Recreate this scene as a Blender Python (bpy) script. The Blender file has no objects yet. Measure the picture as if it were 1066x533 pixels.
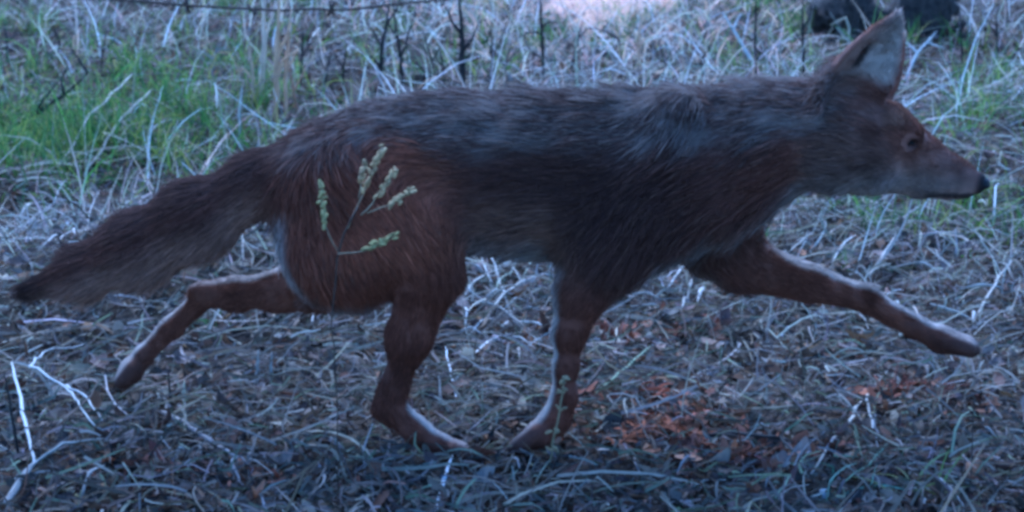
import bpy, math, random
import numpy as np
from mathutils import Vector

# ------------------------------------------------------------------ camera, sky, sun, exposure
scene = bpy.context.scene
RNG = np.random.default_rng(11)
random.seed(11)
R = math.radians

CAM = np.array((0.0, -2.5, 0.95))
PITCH = R(14.9)                       # looking down at the trail
FPX = 1900.0                          # focal length for a 1066 px wide frame
cam_data = bpy.data.cameras.new('trail_camera')
cam = bpy.data.objects.new('trail_camera', cam_data)
scene.collection.objects.link(cam)
cam.location = CAM
cam.rotation_euler = (R(90) - PITCH, 0, 0)
cam_data.sensor_width = 36
cam_data.lens = 36 * FPX / 1066.0
cam_data.clip_start = 0.05
cam_data.clip_end = 500
cam_data.dof.use_dof = True
cam_data.dof.focus_distance = 2.6
cam_data.dof.aperture_fstop = 9.0
scene.camera = cam

world = bpy.data.worlds.new('World')
scene.world = world
world.use_nodes = True
wt = world.node_tree
wt.nodes.clear()
sky = wt.nodes.new('ShaderNodeTexSky')
sky.sky_type = 'NISHITA'
sky.sun_disc = False
SUN_EL, SUN_ROT = R(52), R(-15)
sky.sun_elevation = SUN_EL
sky.sun_rotation = SUN_ROT
sky.ozone_density = 4.0
sky.dust_density = 0.6
sky.air_density = 1.0
bg = wt.nodes.new('ShaderNodeBackground')
bg.inputs['Strength'].default_value = 0.10
wo = wt.nodes.new('ShaderNodeOutputWorld')
wt.links.new(sky.outputs[0], bg.inputs['Color'])
wt.links.new(bg.outputs[0], wo.inputs['Surface'])

sun_data = bpy.data.lights.new('sun', 'SUN')
sun = bpy.data.objects.new('sun', sun_data)
scene.collection.objects.link(sun)
sun_data.energy = 1.2
sun_data.angle = R(55)
sun_data.color = (1.0, 0.88, 0.78)
_sd = Vector((math.sin(SUN_ROT) * math.cos(SUN_EL), math.cos(SUN_ROT) * math.cos(SUN_EL), math.sin(SUN_EL)))
sun.rotation_euler = (-_sd).to_track_quat('-Z', 'Y').to_euler()

scene.view_settings.view_transform = 'Standard'
scene.view_settings.look = 'None'
scene.view_settings.gamma = 1.0
scene.view_settings.use_curve_mapping = False
scene.view_settings.exposure = 2.42
scene.view_settings.use_white_balance = True          # the little camera's cold white balance
scene.view_settings.white_balance_temperature = 4100
scene.view_settings.white_balance_tint = 6
scene.render.engine = 'CYCLES'
scene.cycles.use_denoising = True
scene.cycles.max_bounces = 6
scene.cycles.filter_width = 3.5

# ------------------------------------------------------------------ helpers
CP, SP = math.cos(PITCH), math.sin(PITCH)

def ray(px, py):
    u = (np.asarray(px, float) - 533.0) / FPX
    v = (266.5 - np.asarray(py, float)) / FPX
    # forward (0,CP,-SP), up (0,SP,CP)
    return np.stack([u, CP + v * SP, -SP + v * CP], -1)

def at(px, py, Y):
    """point of the place seen at this photo position, standing at depth Y"""
    d = ray(px, py)
    t = (Y - CAM[1]) / d[..., 1]
    return CAM + d * t[..., None] if d.ndim > 1 else CAM + d * t

def terrain(x, y):
    x = np.asarray(x, float); y = np.asarray(y, float)
    yy = np.clip(y - 0.45, 0, None)
    rise = 0.075 * yy - 0.075 * np.clip(y - 9, 0, None)
    amp = 0.5 + 0.5 * np.clip((np.abs(y) - 0.25) / 0.6, 0, 1)
    n = (0.012 * np.sin(5.1 * x + 1.3 * y + 0.4) * np.cos(4.3 * y - 0.9 * x)
         + 0.009 * np.sin(9.7 * x - 6.1 * y + 2.0) + 0.006 * np.sin(17 * x + 14 * y)
         + 0.005 * np.cos(23 * x - 19 * y + 1.1))
    far = np.clip((y - 1.0) / 3, 0, 1) * 0.05 * np.sin(1.9 * x + 0.7) * np.sin(1.4 * y + 0.2)
    mound = 0.10 * np.exp(-(((x + 0.62) / 0.32) ** 2 + ((y - 0.75) / 0.28) ** 2))
    mound2 = 0.05 * np.exp(-(((x + 0.62) / 0.25) ** 2 + ((y + 0.12) / 0.16) ** 2)) * 0.4
    return rise + amp * n + far + mound + mound2

def on_ground(px, py, lift=0.0):
    d = ray(px, py)
    lo, hi = 1.0, 60.0
    t = 1.5
    while t < 60:
        p = CAM + d * t
        if p[2] < terrain(p[0], p[1]):
            break
        t += 0.02
    lo, hi = t - 0.02, t
    for _ in range(14):
        m = (lo + hi) / 2
        p = CAM + d * m
        if p[2] < terrain(p[0], p[1]): hi = m
        else: lo = m
    p = CAM + d * hi
    p[2] += lift
    return p

def link(o):
    scene.collection.objects.link(o)
    return o

def tag(o, label=None, cat=None, group=None, kind=None):
    if label: o['label'] = label
    if cat: o['category'] = cat
    if group: o['group'] = group
    if kind: o['kind'] = kind
    return o

def empty(name, loc):
    o = bpy.data.objects.new(name, None)
    o.location = Vector([float(c) for c in loc])
    o.empty_display_size = 0.05
    return link(o)

def mesh_obj(name, V, F, mat, parent=None, cols=None, smooth=True):
    """V (n,3) in world space, F list or (m,3|4) array"""
    V = np.asarray(V, np.float64)
    me = bpy.data.meshes.new(name)
    if isinstance(F, np.ndarray):
        n, k = F.shape
        me.vertices.add(len(V)); me.vertices.foreach_set('co', V.astype(np.float32).ravel())
        me.loops.add(n * k); me.loops.foreach_set('vertex_index', F.astype(np.int32).ravel())
        me.polygons.add(n); me.polygons.foreach_set('loop_start', (np.arange(n) * k).astype(np.int32))
        me.update(calc_edges=True)
    else:
        me.from_pydata([tuple(v) for v in V], [], F)
        me.update()
    if smooth:
        me.polygons.foreach_set('use_smooth', np.ones(len(me.polygons), bool))
    if cols is not None:
        a = me.color_attributes.new('tint', 'FLOAT_COLOR', 'POINT')
        c = np.ones((len(V), 4), np.float32); c[:, :3] = cols
        a.data.foreach_set('color', c.ravel())
    me.materials.append(mat)
    o = bpy.data.objects.new(name, me)
    link(o)
    if parent is not None:
        o.parent = parent
        # every empty here is unrotated and unscaled, so a shift of the origin is enough
        off = parent.location
        pp = parent.parent
        o.matrix_parent_inverse.identity()
        o.location = (0, 0, 0)
        tot = Vector(off)
        while pp is not None:
            tot += pp.location; pp = pp.parent
        V2 = (V - np.array(tot)).astype(np.float32)
        me.vertices.foreach_set('co', V2.ravel())
        me.update()
    return o

def norm(v):
    return v / np.maximum(np.linalg.norm(v, axis=-1, keepdims=True), 1e-9)

def vnoise(p, f, seed=0):
    """cheap smooth noise in -1..1 from sines; p (n,3)"""
    r = np.random.default_rng(seed)
    out = np.zeros(len(p))
    for _ in range(5):
        k = r.normal(size=3); k = k / np.linalg.norm(k) * f * r.uniform(.6, 1.6)
        out += np.sin(p @ k + r.uniform(0, 6.28))
    return out / 3.2

# ------------------------------------------------------------------ materials
def new_mat(name):
    m = bpy.data.materials.new(name); m.use_nodes = True
    nt = m.node_tree; nt.nodes.clear()
    return m, nt

def mat_blade(name, trans=0.25, rough=0.7, gain=1.0, spec=0.15):
    m, nt = new_mat(name)
    at_ = nt.nodes.new('ShaderNodeAttribute'); at_.attribute_name = 'tint'
    tc = nt.nodes.new('ShaderNodeTexCoord')
    nz = nt.nodes.new('ShaderNodeTexNoise'); nz.inputs['Scale'].default_value = 90; nz.inputs['Detail'].default_value = 3
    nt.links.new(tc.outputs['Object'], nz.inputs['Vector'])
    mr = nt.nodes.new('ShaderNodeMapRange')
    mr.inputs['To Min'].default_value = 0.6 * gain; mr.inputs['To Max'].default_value = 1.35 * gain
    nt.links.new(nz.outputs[0], mr.inputs['Value'])
    mx = nt.nodes.new('ShaderNodeVectorMath'); mx.operation = 'SCALE'
    nt.links.new(at_.outputs['Color'], mx.inputs[0]); nt.links.new(mr.outputs[0], mx.inputs['Scale'])
    p = nt.nodes.new('ShaderNodeBsdfPrincipled')
    p.inputs['Roughness'].default_value = rough
    p.inputs['Specular IOR Level'].default_value = spec
    nt.links.new(mx.outputs[0], p.inputs['Base Color'])
    t = nt.nodes.new('ShaderNodeBsdfTranslucent'); nt.links.new(mx.outputs[0], t.inputs['Color'])
    ms = nt.nodes.new('ShaderNodeMixShader'); ms.inputs[0].default_value = trans
    nt.links.new(p.outputs[0], ms.inputs[1]); nt.links.new(t.outputs[0], ms.inputs[2])
    o = nt.nodes.new('ShaderNodeOutputMaterial'); nt.links.new(ms.outputs[0], o.inputs[0])
    return m

def mat_noise(name, c0, c1, scale=20, rough=0.8, bump=0.3, detail=6, spec=0.2, c2=None):
    m, nt = new_mat(name)
    tc = nt.nodes.new('ShaderNodeTexCoord')
    nz = nt.nodes.new('ShaderNodeTexNoise'); nz.inputs['Scale'].default_value = scale; nz.inputs['Detail'].default_value = detail
    nt.links.new(tc.outputs['Object'], nz.inputs['Vector'])
    cr = nt.nodes.new('ShaderNodeValToRGB')
    cr.color_ramp.elements[0].position = .3; cr.color_ramp.elements[0].color = (*c0, 1)
    cr.color_ramp.elements[1].position = .7; cr.color_ramp.elements[1].color = (*c1, 1)
    if c2:
        e = cr.color_ramp.elements.new(.5); e.color = (*c2, 1)
    nt.links.new(nz.outputs[0], cr.inputs[0])
    p = nt.nodes.new('ShaderNodeBsdfPrincipled')
    p.inputs['Roughness'].default_value = rough
    p.inputs['Specular IOR Level'].default_value = spec
    nt.links.new(cr.outputs[0], p.inputs['Base Color'])
    if bump:
        b = nt.nodes.new('ShaderNodeBump'); b.inputs['Strength'].default_value = bump; b.inputs['Distance'].default_value = 0.01
        nt.links.new(nz.outputs[0], b.inputs['Height']); nt.links.new(b.outputs[0], p.inputs['Normal'])
    o = nt.nodes.new('ShaderNodeOutputMaterial'); nt.links.new(p.outputs[0], o.inputs[0])
    return m

M_BLADE = mat_blade('dry_blade', 0.25)
M_DEAD = mat_blade('dead_blade', 0.4)
M_GREEN = mat_blade('green_blade', 0.35, 0.5)
M_LEAF = mat_blade('dead_leaf', 0.15, 0.8)
M_STALK = mat_blade('stalk', 0.05, 0.65)
M_BARK = mat_noise('dark_bark', (.012, .010, .009), (.05, .04, .033), 60, .9, .6)
M_WIRE = mat_noise('rusty_wire', (.015, .011, .009), (.06, .035, .022), 120, .7, .2)
M_SOIL = mat_noise('soil', (.020, .016, .012), (.085, .066, .048), 26, .95, .8, 8, .1, (.045, .034, .025))
M_STONE = mat_noise('pale_stone', (.55, .53, .5), (.8, .78, .74), 60, .8, .2)
M_PINK = mat_noise('sunlit_pink_ground', (.46, .25, .16), (.62, .38, .26), 14, .95, .5, 8, .1)  # pale pink stands for sunlight falling on the ground

# ------------------------------------------------------------------ ground
def axis(fine0, fine1, fstep, far, n):
    a = np.arange(fine0, fine1, fstep)
    g = np.geomspace(fstep, far, n)
    return np.concatenate([(fine0 - g)[::-1], a, fine1 + g])
gx = axis(-2.6, 2.6, 0.03, 220, 26)
gy = axis(-0.9, 5.2, 0.03, 220, 26)
GX, GY = np.meshgrid(gx, gy)
GZ = terrain(GX, GY)
nx, ny = len(gx), len(gy)
ii = np.arange(nx * ny).reshape(ny, nx)
F = np.stack([ii[:-1, :-1], ii[:-1, 1:], ii[1:, 1:], ii[1:, :-1]], -1).reshape(-1, 4)
g = mesh_obj('ground', np.stack([GX, GY, GZ], -1).reshape(-1, 3), F, M_SOIL)
tag(g, 'dark leaf-strewn soil of the trail edge under the coyote', 'ground', kind='structure')

# ------------------------------------------------------------------ strand, leaf and tube builders
def ribbons(root, d0, length, width, droop, curl, cols, nseg=3, tip=0.15, seed=1):
    r = np.random.default_rng(seed)
    N = len(root)
    d = norm(d0); p = root.copy()
    side = norm(np.cross(d, r.normal(size=(N, 3))))
    cv = r.normal(size=(N, 3)) * curl[:, None]
    Vs, step = [], length / nseg
    for k in range(nseg + 1):
        w = width * (1 - (1 - tip) * (k / nseg) ** 1.5)
        Vs.append(p - side * w[:, None] / 2); Vs.append(p + side * w[:, None] / 2)
        if k < nseg:
            p = p + d * step[:, None]
            d = d + cv / nseg; d[:, 2] -= droop / nseg
            d = norm(d)
            kink = (r.random(N) < .12)[:, None] * r.normal(size=(N, 3)) * .5
            d = norm(d + kink)
            side = norm(side - d * np.sum(side * d, 1, keepdims=True))
    V = np.stack(Vs, 1)                              # N, 2(nseg+1), 3
    m = 2 * (nseg + 1)
    base = (np.arange(N) * m)[:, None, None]
    q = np.array([[2*k, 2*k+1, 2*k+3, 2*k+2] for k in range(nseg)])[None]
    Fq = (base + q).reshape(-1, 4)
    C = np.repeat(cols, m, 0)
    return V.reshape(-1, 3), Fq, C

def keep_above(V, m=0.001):
    z = terrain(V[:, 0], V[:, 1]) + m
    V[:, 2] = np.maximum(V[:, 2], z)
    return V

def leaves(c, size, cols, seed=2, tilt=0.5):
    r = np.random.default_rng(seed)
    N = len(c)
    a = r.uniform(0, 2*np.pi, N)
    u = np.stack([np.cos(a), np.sin(a), r.normal(0, tilt, N)], -1); u = norm(u)
    n0 = norm(np.stack([r.normal(0, .5, N), r.normal(0, .5, N), np.ones(N)], -1))
    v = norm(np.cross(n0, u)); n = np.cross(u, v)
    asp = r.uniform(.16, .62, N) * size; cu = r.normal(0, .5, N) * size
    prof = [(-.5, .12), (-.18, .42), (.2, .5), (.5, .06)]
    Vs = []
    for s, w in prof:
        ctr = c + u * (s * size)[:, None] + n * (cu * (s * s * 2))[:, None]
        fold = n * (np.abs(cu) * .5 * w)[:, None]
        Vs += [ctr - v * (asp * w)[:, None] + fold, ctr, ctr + v * (asp * w)[:, None] + fold]
    V = np.stack(Vs, 1)
    q = []
    for k in range(3):
        for j in range(2):
            q.append([3*k+j, 3*k+j+1, 3*k+j+4, 3*k+j+3])
    Fq = ((np.arange(N) * 12)[:, None, None] + np.array(q)[None]).reshape(-1, 4)
    return V.reshape(-1, 3), Fq, np.repeat(cols, 12, 0)

def tube(pts, rad, sides=6, col=(.3, .26, .2), rough=0.12, seed=0, flat=1.0):
    """tapered, slightly uneven stalk through pts"""
    r = np.random.default_rng(seed)
    pts = np.asarray(pts, float); n = len(pts)
    rad = np.interp(np.linspace(0, 1, n), np.linspace(0, 1, len(rad)), rad) if np.ndim(rad) else np.full(n, rad)
    t = norm(np.gradient(pts, axis=0))
    ref = np.array([0.31, 0.83, 0.47])
    a = norm(np.cross(t, ref)); b = np.cross(t, a)
    ang = np.linspace(0, 2*np.pi, sides, endpoint=False)
    rr = rad[:, None] * (1 + r.normal(0, rough, (n, sides)))
    V = pts[:, None] + rr[..., None] * (np.cos(ang)[None, :, None] * a[:, None] + np.sin(ang)[None, :, None] * flat * b[:, None])
    Fq = []
    for i in range(n - 1):
        for j in range(sides):
            k = (j + 1) % sides
            Fq.append((i*sides+j, i*sides+k, (i+1)*sides+k, (i+1)*sides+j))
    V = V.reshape(-1, 3)
    V = np.vstack([V, pts[:1], pts[-1:]])
    for j in range(sides):
        k = (j + 1) % sides
        Fq.append((n*sides, k, j)); Fq.append((n*sides+1, (n-1)*sides+j, (n-1)*sides+k))
    C = np.tile(np.array(col), (len(V), 1)) * np.clip(1 + r.normal(0, .12, (len(V), 1)), .5, 1.5)
    return V, Fq, C

def merge(parts):
    V, F, C, o = [], [], [], 0
    for v, f, c in parts:
        V.append(v); C.append(c)
        F += [tuple(int(i) + o for i in q) for q in f]; o += len(v)
    return np.vstack(V), F, np.vstack(C)

def wiggle(pts, n=10, amp=0.004, seed=0):
    """resample a polyline and give it small natural bends"""
    r = np.random.default_rng(seed)
    pts = np.asarray(pts, float)
    s = np.concatenate([[0], np.cumsum(np.linalg.norm(np.diff(pts, axis=0), axis=1))]); s /= s[-1]
    u = np.linspace(0, 1, n)
    P = np.stack([np.interp(u, s, pts[:, k]) for k in range(3)], -1)
    J = r.normal(0, amp, P.shape); J[0] = 0
    return P + J

# ------------------------------------------------------------------ ground cover (nobody could count it)
def scatter(n, y0, y1, bias=1.0, seed=3, wide=1.45):
    """random ground points in the wedge in front of the lens and a good way either side of it"""
    r = np.random.default_rng(seed)
    y = y0 + (y1 - y0) * r.random(n) ** bias
    half = 0.29 * (y - CAM[1]) * wide
    x = r.uniform(-1, 1, n) * half
    return x, y

def pick(palette, n, r, jit=.18):
    pal = np.array(palette, float)
    c = pal[r.integers(0, len(pal), n)]
    return np.clip(c * np.exp(r.normal(0, jit, (n, 1))) * (1 + r.normal(0, .05, (n, 3))), .004, .9)

def patchy(x, y, f, seed):
    return vnoise(np.stack([x, y, 0*x], -1), f, seed)

r = np.random.default_rng(5)
# fallen leaves
n = 42000
x, y = scatter(n, -0.75, 6.5, 1.25, 21)
z = terrain(x, y) + r.uniform(.002, .022, n)
cols = pick([(.12,.085,.06), (.17,.13,.095), (.075,.055,.045), (.22,.18,.14), (.10,.06,.04), (.14,.12,.10), (.055,.045,.04), (.16,.09,.05)], n, r, .3)
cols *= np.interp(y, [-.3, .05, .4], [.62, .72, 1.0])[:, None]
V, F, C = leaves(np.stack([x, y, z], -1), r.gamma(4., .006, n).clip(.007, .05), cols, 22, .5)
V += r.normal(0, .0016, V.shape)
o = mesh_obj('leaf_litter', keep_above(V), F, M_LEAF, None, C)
tag(o, 'grey brown fallen leaves and crumbs covering the trail', 'leaf litter', kind='stuff')

# matted dry straw
n = 30000
x, y = scatter(n, -0.75, 6.5, 1.2, 31)
dens = patchy(x, y, 5, 77) + .5*patchy(x, y, 11, 78)
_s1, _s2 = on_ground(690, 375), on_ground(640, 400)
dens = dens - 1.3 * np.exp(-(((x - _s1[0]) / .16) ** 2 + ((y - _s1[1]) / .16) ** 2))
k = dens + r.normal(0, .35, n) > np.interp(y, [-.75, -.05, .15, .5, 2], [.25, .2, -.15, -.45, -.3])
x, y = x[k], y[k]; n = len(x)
a = 3.2 * patchy(x, y, 5.5, 79) + r.normal(0, .55, n) + np.where(r.random(n) < .25, r.uniform(0, 6.28, n), 0)
el = np.abs(r.normal(.12, .28, n))
d = np.stack([np.cos(a)*np.cos(el), np.sin(a)*np.cos(el), np.sin(el)], -1)
z = terrain(x, y) + r.uniform(.002, .03, n)
L = r.gamma(3., .03, n).clip(.03, .3)
cols = pick([(.30,.25,.18), (.22,.18,.13), (.38,.33,.25), (.16,.13,.10), (.26,.24,.19), (.46,.41,.33), (.12,.095,.07)], n, r, .25)
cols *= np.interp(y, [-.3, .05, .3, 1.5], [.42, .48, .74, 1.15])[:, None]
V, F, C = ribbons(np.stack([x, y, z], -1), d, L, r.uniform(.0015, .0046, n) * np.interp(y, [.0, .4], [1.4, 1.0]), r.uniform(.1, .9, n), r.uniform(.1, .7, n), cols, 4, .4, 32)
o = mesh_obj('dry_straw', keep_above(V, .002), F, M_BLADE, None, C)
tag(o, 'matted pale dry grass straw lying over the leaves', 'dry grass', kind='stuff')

# fine crumbs of stem and twig
n = 26000
x, y = scatter(n, -0.6, 2.2, 1.3, 36)
a = r.uniform(0, 2*np.pi, n); el = r.normal(.15, .35, n)
d = np.stack([np.cos(a)*np.cos(el), np.sin(a)*np.cos(el), np.sin(el)], -1)
cols = pick([(.10,.085,.07), (.16,.14,.12), (.06,.05,.043), (.24,.21,.18), (.12,.08,.05), (.14,.15,.09)], n, r, .35) * .85
V, F, C = ribbons(np.stack([x, y, terrain(x, y) + r.uniform(.004, .032, n)], -1), d, r.gamma(3., .013, n).clip(.012, .12), r.uniform(.0012, .0045, n), r.uniform(.1, .9, n), r.uniform(.3, 1.3, n), cols, 3, .5, 37)
o = mesh_obj('twig_crumbs', keep_above(V, .002), F, M_BLADE, None, C)
tag(o, 'small broken bits of stem and twig strewn over the leaves', 'debris', kind='stuff')

# upright dead grass behind the coyote
n = 19000
x, y = scatter(n, 0.45, 6.8, 1.1, 41)
dens = patchy(x, y, 3.2, 87) + .5*patchy(x, y, 8, 88)
k = dens + r.normal(0, .4, n) > .05
x, y = x[k], y[k]; n = len(x)
_l = on_ground(915, 48)
k = ~((np.abs(x - _l[0]) < .30) & (y > _l[1] - .45) & (y < _l[1] + .1))
x, y = x[k], y[k]; n = len(x)
a = r.uniform(0, 2*np.pi, n); el = r.uniform(.5, 1.5, n)
d = np.stack([np.cos(a)*np.cos(el), np.sin(a)*np.cos(el), np.sin(el)], -1)
cols = pick([(.46,.42,.35), (.36,.32,.27), (.56,.52,.46), (.36,.26,.18), (.22,.20,.175), (.32,.32,.22), (.46,.36,.31)], n, r, .3)
cols = np.clip(cols * np.interp(y, [.6, 1.5], [1.0, 1.3])[:, None], .01, .75)
L = r.gamma(3., .045, n).clip(.05, .38) * np.clip((y - .2) / 1.2, .3, 1)
V, F, C = ribbons(np.stack([x, y, terrain(x, y)], -1), d, L, r.uniform(.002, .0045, n), r.uniform(.2, 1.6, n), r.uniform(.1, .8, n), cols, 4, .15, 42)
o = mesh_obj('dead_grass', keep_above(V, .002), F, M_DEAD, None, C)
tag(o, 'standing tangle of bleached dead grass behind the coyote', 'dry grass', kind='stuff')

# green grass, thick in a few patches
def green_patch(px, py, rx, ry, n, lmin, lmax, seed, lab):
    r = np.random.default_rng(seed)
    c = on_ground(px, py)
    x = c[0] + r.normal(0, rx, n); y = c[1] + r.normal(0, ry, n)
    # grow in tufts
    tx = c[0] + r.normal(0, rx, max(6, n // 40)); ty = c[1] + r.normal(0, ry, max(6, n // 40))
    j = r.integers(0, len(tx), n); u = r.random(n) < .75
    x = np.where(u, tx[j] + r.normal(0, .03, n), x); y = np.where(u, ty[j] + r.normal(0, .03, n), y)
    k = y > 0.25
    x, y = x[k], y[k]; n = len(x)
    a = r.uniform(0, 2*np.pi, n); el = r.uniform(.7, 1.5, n)
    d = np.stack([np.cos(a)*np.cos(el), np.sin(a)*np.cos(el), np.sin(el)], -1)
    cols = pick([(.045,.10,.022), (.07,.14,.03), (.10,.16,.045), (.04,.08,.03), (.16,.22,.05), (.28,.28,.08), (.12,.22,.035), (.22,.26,.05)], n, r, .22)
    V, F, C = ribbons(np.stack([x, y, terrain(x, y)], -1), d, r.uniform(lmin, lmax, n), r.uniform(.002, .0045, n), r.uniform(.3, 1.6, n), r.uniform(.1, .5, n), cols, 4, .12, seed + 1)
    o = mesh_obj('green_grass', keep_above(V, .002), F, M_GREEN, None, C)
    tag(o, lab, 'grass', kind='stuff')
green_patch(70, 150, .24, .26, 3300, .05, .16, 51, 'bright green grass patch at the left above the coyote tail')
green_patch(170, 60, .5, .5, 1800, .05, .16, 53, 'sparse green grass in the upper left under the wire')
green_patch(1010, 130, .22, .45, 1000, .04, .15, 55, 'green grass behind the coyote muzzle at the right')
green_patch(960, 225, .2, .15, 420, .03, .09, 57, 'thin green shoots below the coyote muzzle')
green_patch(720, 45, .45, .45, 900, .05, .14, 59, 'faint green grass beyond the coyote shoulders')

# ------------------------------------------------------------------ the coyote: one continuous skin grown from a distance field
# every station: photo px, py, radius in px at the body plane, side offset in metres
PXM = 733.0
PR = []      # primitives: a, b, ra, rb, ky, flow, hair length, colour key, blend

def chain(st, ky, hair, colour, flip=False, blend=0.03, inset=6.0, pale=None):
    P = [(np.array(at(s[0], s[1], s[3])), max(s[2] - inset, 2.5) / PXM) for s in st]
    kys = ky if isinstance(ky, (list, tuple)) else [ky] * len(P)
    hs = hair if isinstance(hair, (list, tuple)) else [hair] * len(P)
    for i in range(len(P) - 1):
        a, ra = P[i]; b, rb = P[i+1]
        f = norm(b - a) * (-1 if flip else 1)
        PR.append(dict(a=a, b=b, ra=ra, rb=rb, ka=kys[i], kb=kys[i+1], flow=f, ha=hs[i], hb=hs[i+1], col=colour, k=blend, pale=None if pale is None else norm(np.array((pale[0], 0, pale[1]), float))))

# trunk from rump to neck (hair runs from neck to rump)
chain([(345,192,64,0), (400,176,78,0), (470,176,88,0), (540,181,92,0), (620,185,95,0), (680,184,94,0), (735,172,82,0)],
      [.92,.82,.76,.76,.74,.72,.74], [.026,.027,.027,.029,.032,.035,.036], 'trunk', flip=True, inset=15)
chain([(735,172,82,0), (790,150,66,0), (845,137,58,0), (895,146,48,0)], [.74,.78,.82,.95], [.036,.034,.028,.016], 'neck', flip=True, inset=11)
# head
chain([(895,146,49,0), (922,153,42,0)], [1.0,.98], .018, 'head', flip=True, inset=6)
chain([(922,153,42,0), (958,169,28,0), (990,183,20,0), (1016,190.5,15,0)], [.95,.8,.75,.8], [.014,.010,.008,.006], 'muzzle', flip=True, inset=3, blend=.02)
chain([(905,176,22,0), (960,191,14,0), (1002,200,8,0)], [1.2,1.1,1.0], [.012,.008,.004], 'jaw', flip=True, inset=3, blend=.018)
chain([(930,125,18,-.035), (950,140,13,-.034)], 1.0, .006, 'head', flip=True, inset=3, blend=.02)     # brow, near side
chain([(930,125,18,.035), (950,140,13,.034)], 1.0, .006, 'head', flip=True, inset=3, blend=.02)
chain([(875,165,36,-.04), (905,170,26,-.04)], 1.0, .02, 'cheek', flip=True, inset=3, blend=.03)       # cheek ruff
chain([(875,165,36,.04), (905,170,26,.04)], 1.0, .02, 'cheek', flip=True, inset=3, blend=.03)
# tail
chain([(335,168,44,0), (275,190,36,0), (207,227,42,0), (150,256,40,0), (92,281,30,0), (38,299,19,0)],
      [.9,.9,.85,.85,.9,1.0], [.03,.032,.034,.036,.034,.030], 'tail', blend=.035, inset=10)
# near hind leg, set down under the belly
chain([(375,195,62,-.040), (428,238,54,-.055), (448,285,38,-.062)], [.75,.75,.75], [.026,.02,.014], 'thigh', blend=.04, inset=10)
chain([(448,285,38,-.062), (427,350,26,-.064), (410,405,18,-.064), (406,424,18,-.064)], [.7,.7,.75,.8], [.014,.012,.010,.009], 'hindleg', blend=.02, inset=6)
chain([(406,424,19,-.064), (432,447,16,-.066), (458,464,14.5,-.068), (478,472,14,-.07), (493,477,9,-.07)], [.8,.9,1.0,1.2,1.2], [.009,.008,.008,.006,.005], 'hindfoot', blend=.012, inset=3, pale=(0.75, 0.65))
chain([(342,205,54,-.03), (346,262,50,-.045), (362,284,42,-.05)], .75, [.028,.022,.016], 'thigh', blend=.05, inset=10, pale=(-1,0))
chain([(346,275,42,-.03), (318,298,26,.02)], .8, .016, 'thigh', blend=.04, inset=9)
# far hind leg, stretched out behind
chain([(360,200,62,.040), (345,255,50,.055), (338,288,38,.062)], [.75,.75,.75], [.026,.02,.014], 'thigh', blend=.04, inset=10, pale=(-1, 0.1))
chain([(338,288,38,.045), (292,303,23,.055), (245,306,18,.06), (213,308,15,.062)], [.7,.7,.8,.85], [.014,.012,.010,.009], 'hindleg', blend=.02, inset=3, pale=(-0.2, 1))
chain([(213,308,15,.068), (180,340,14,.068), (150,370,13,.068), (137,385,15,.068), (130,395,13,.068)], [.85,.9,1.0,1.2,1.2], [.009,.008,.008,.006,.005], 'hindfoot', blend=.012, inset=3, pale=(-0.75, 0.65))
chain([(412,392,11,-.064), (395,425,10,-.064)], .8, .008, 'hindleg', blend=.01, inset=2)      # heel of the near hock
chain([(240,300,10,.06), (205,302,9,.062)], .8, .008, 'hindleg', blend=.01, inset=2)
# shoulder blade under the skin
chain([(706,118,32,-.045), (668,205,44,-.048)], .75, [.034,.03], 'shoulder', blend=.035, inset=10)
# near foreleg, just leaving the ground
chain([(665,215,62,-.045), (632,268,44,-.062), (606,305,31,-.062)], .7, [.03,.022,.012], 'shoulder', blend=.04, inset=10)
chain([(606,305,31,-.062), (593,345,20,-.062), (589,382,15.5,-.062), (587,412,16,-.062)], [.8,.85,.9,1.0], [.013,.011,.010,.009], 'foreleg', blend=.018, inset=5, pale=(-1, 0))
chain([(588,412,17,-.062), (578,436,17,-.064), (562,452,16,-.066), (543,464,10,-.066)], [1.0,1.05,1.15,1.2], [.009,.008,.006,.005], 'forefoot', blend=.012, inset=3, pale=(-0.85, 0.5))
# far foreleg, reaching forward
chain([(715,205,60,.045), (752,250,46,.058), (772,274,33,.062)], .7, [.03,.02,.012], 'shoulder', blend=.035, inset=10)
chain([(772,274,33,.062), (838,293,22,.062), (900,310,17,.062)], [.8,.85,.95], [.014,.012,.010], 'foreleg', blend=.018, inset=4, pale=(0.2, 1))
chain([(900,310,17,.062), (950,339,14.5,.062), (980,353,16.5,.062), (1006,360,15,.062)], [1.0,1.0,1.15,1.2], [.009,.008,.006,.005], 'forefoot', blend=.012, inset=3, pale=(0.4, 0.9))

# toes: two visible ridges on each foot
PAWS = [((474,470),(497,478),-.070), ((556,452),(537,466),-.066), ((990,356),(1012,364),.062), ((137,384),(127,397),.068)]
CLAWS = []
for (b0, e0, Yc) in PAWS:
    for kk, dy in enumerate((-.021, -.007, .007, .021)):
        out_ = 1.0 if kk in (1, 2) else .78
        ex, ey = b0[0] + (e0[0] - b0[0]) * out_, b0[1] + (e0[1] - b0[1]) * out_
        chain([(b0[0], b0[1], 9.5, Yc + dy * .8), (ex, ey, 9, Yc + dy)], 1.0, .003, 'toe', blend=.004, inset=0)
        CLAWS.append(((ex, ey), (ex + (e0[0] - b0[0]) * .42, ey + (e0[1] - b0[1]) * .42 + 2), Yc + dy))

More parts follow.
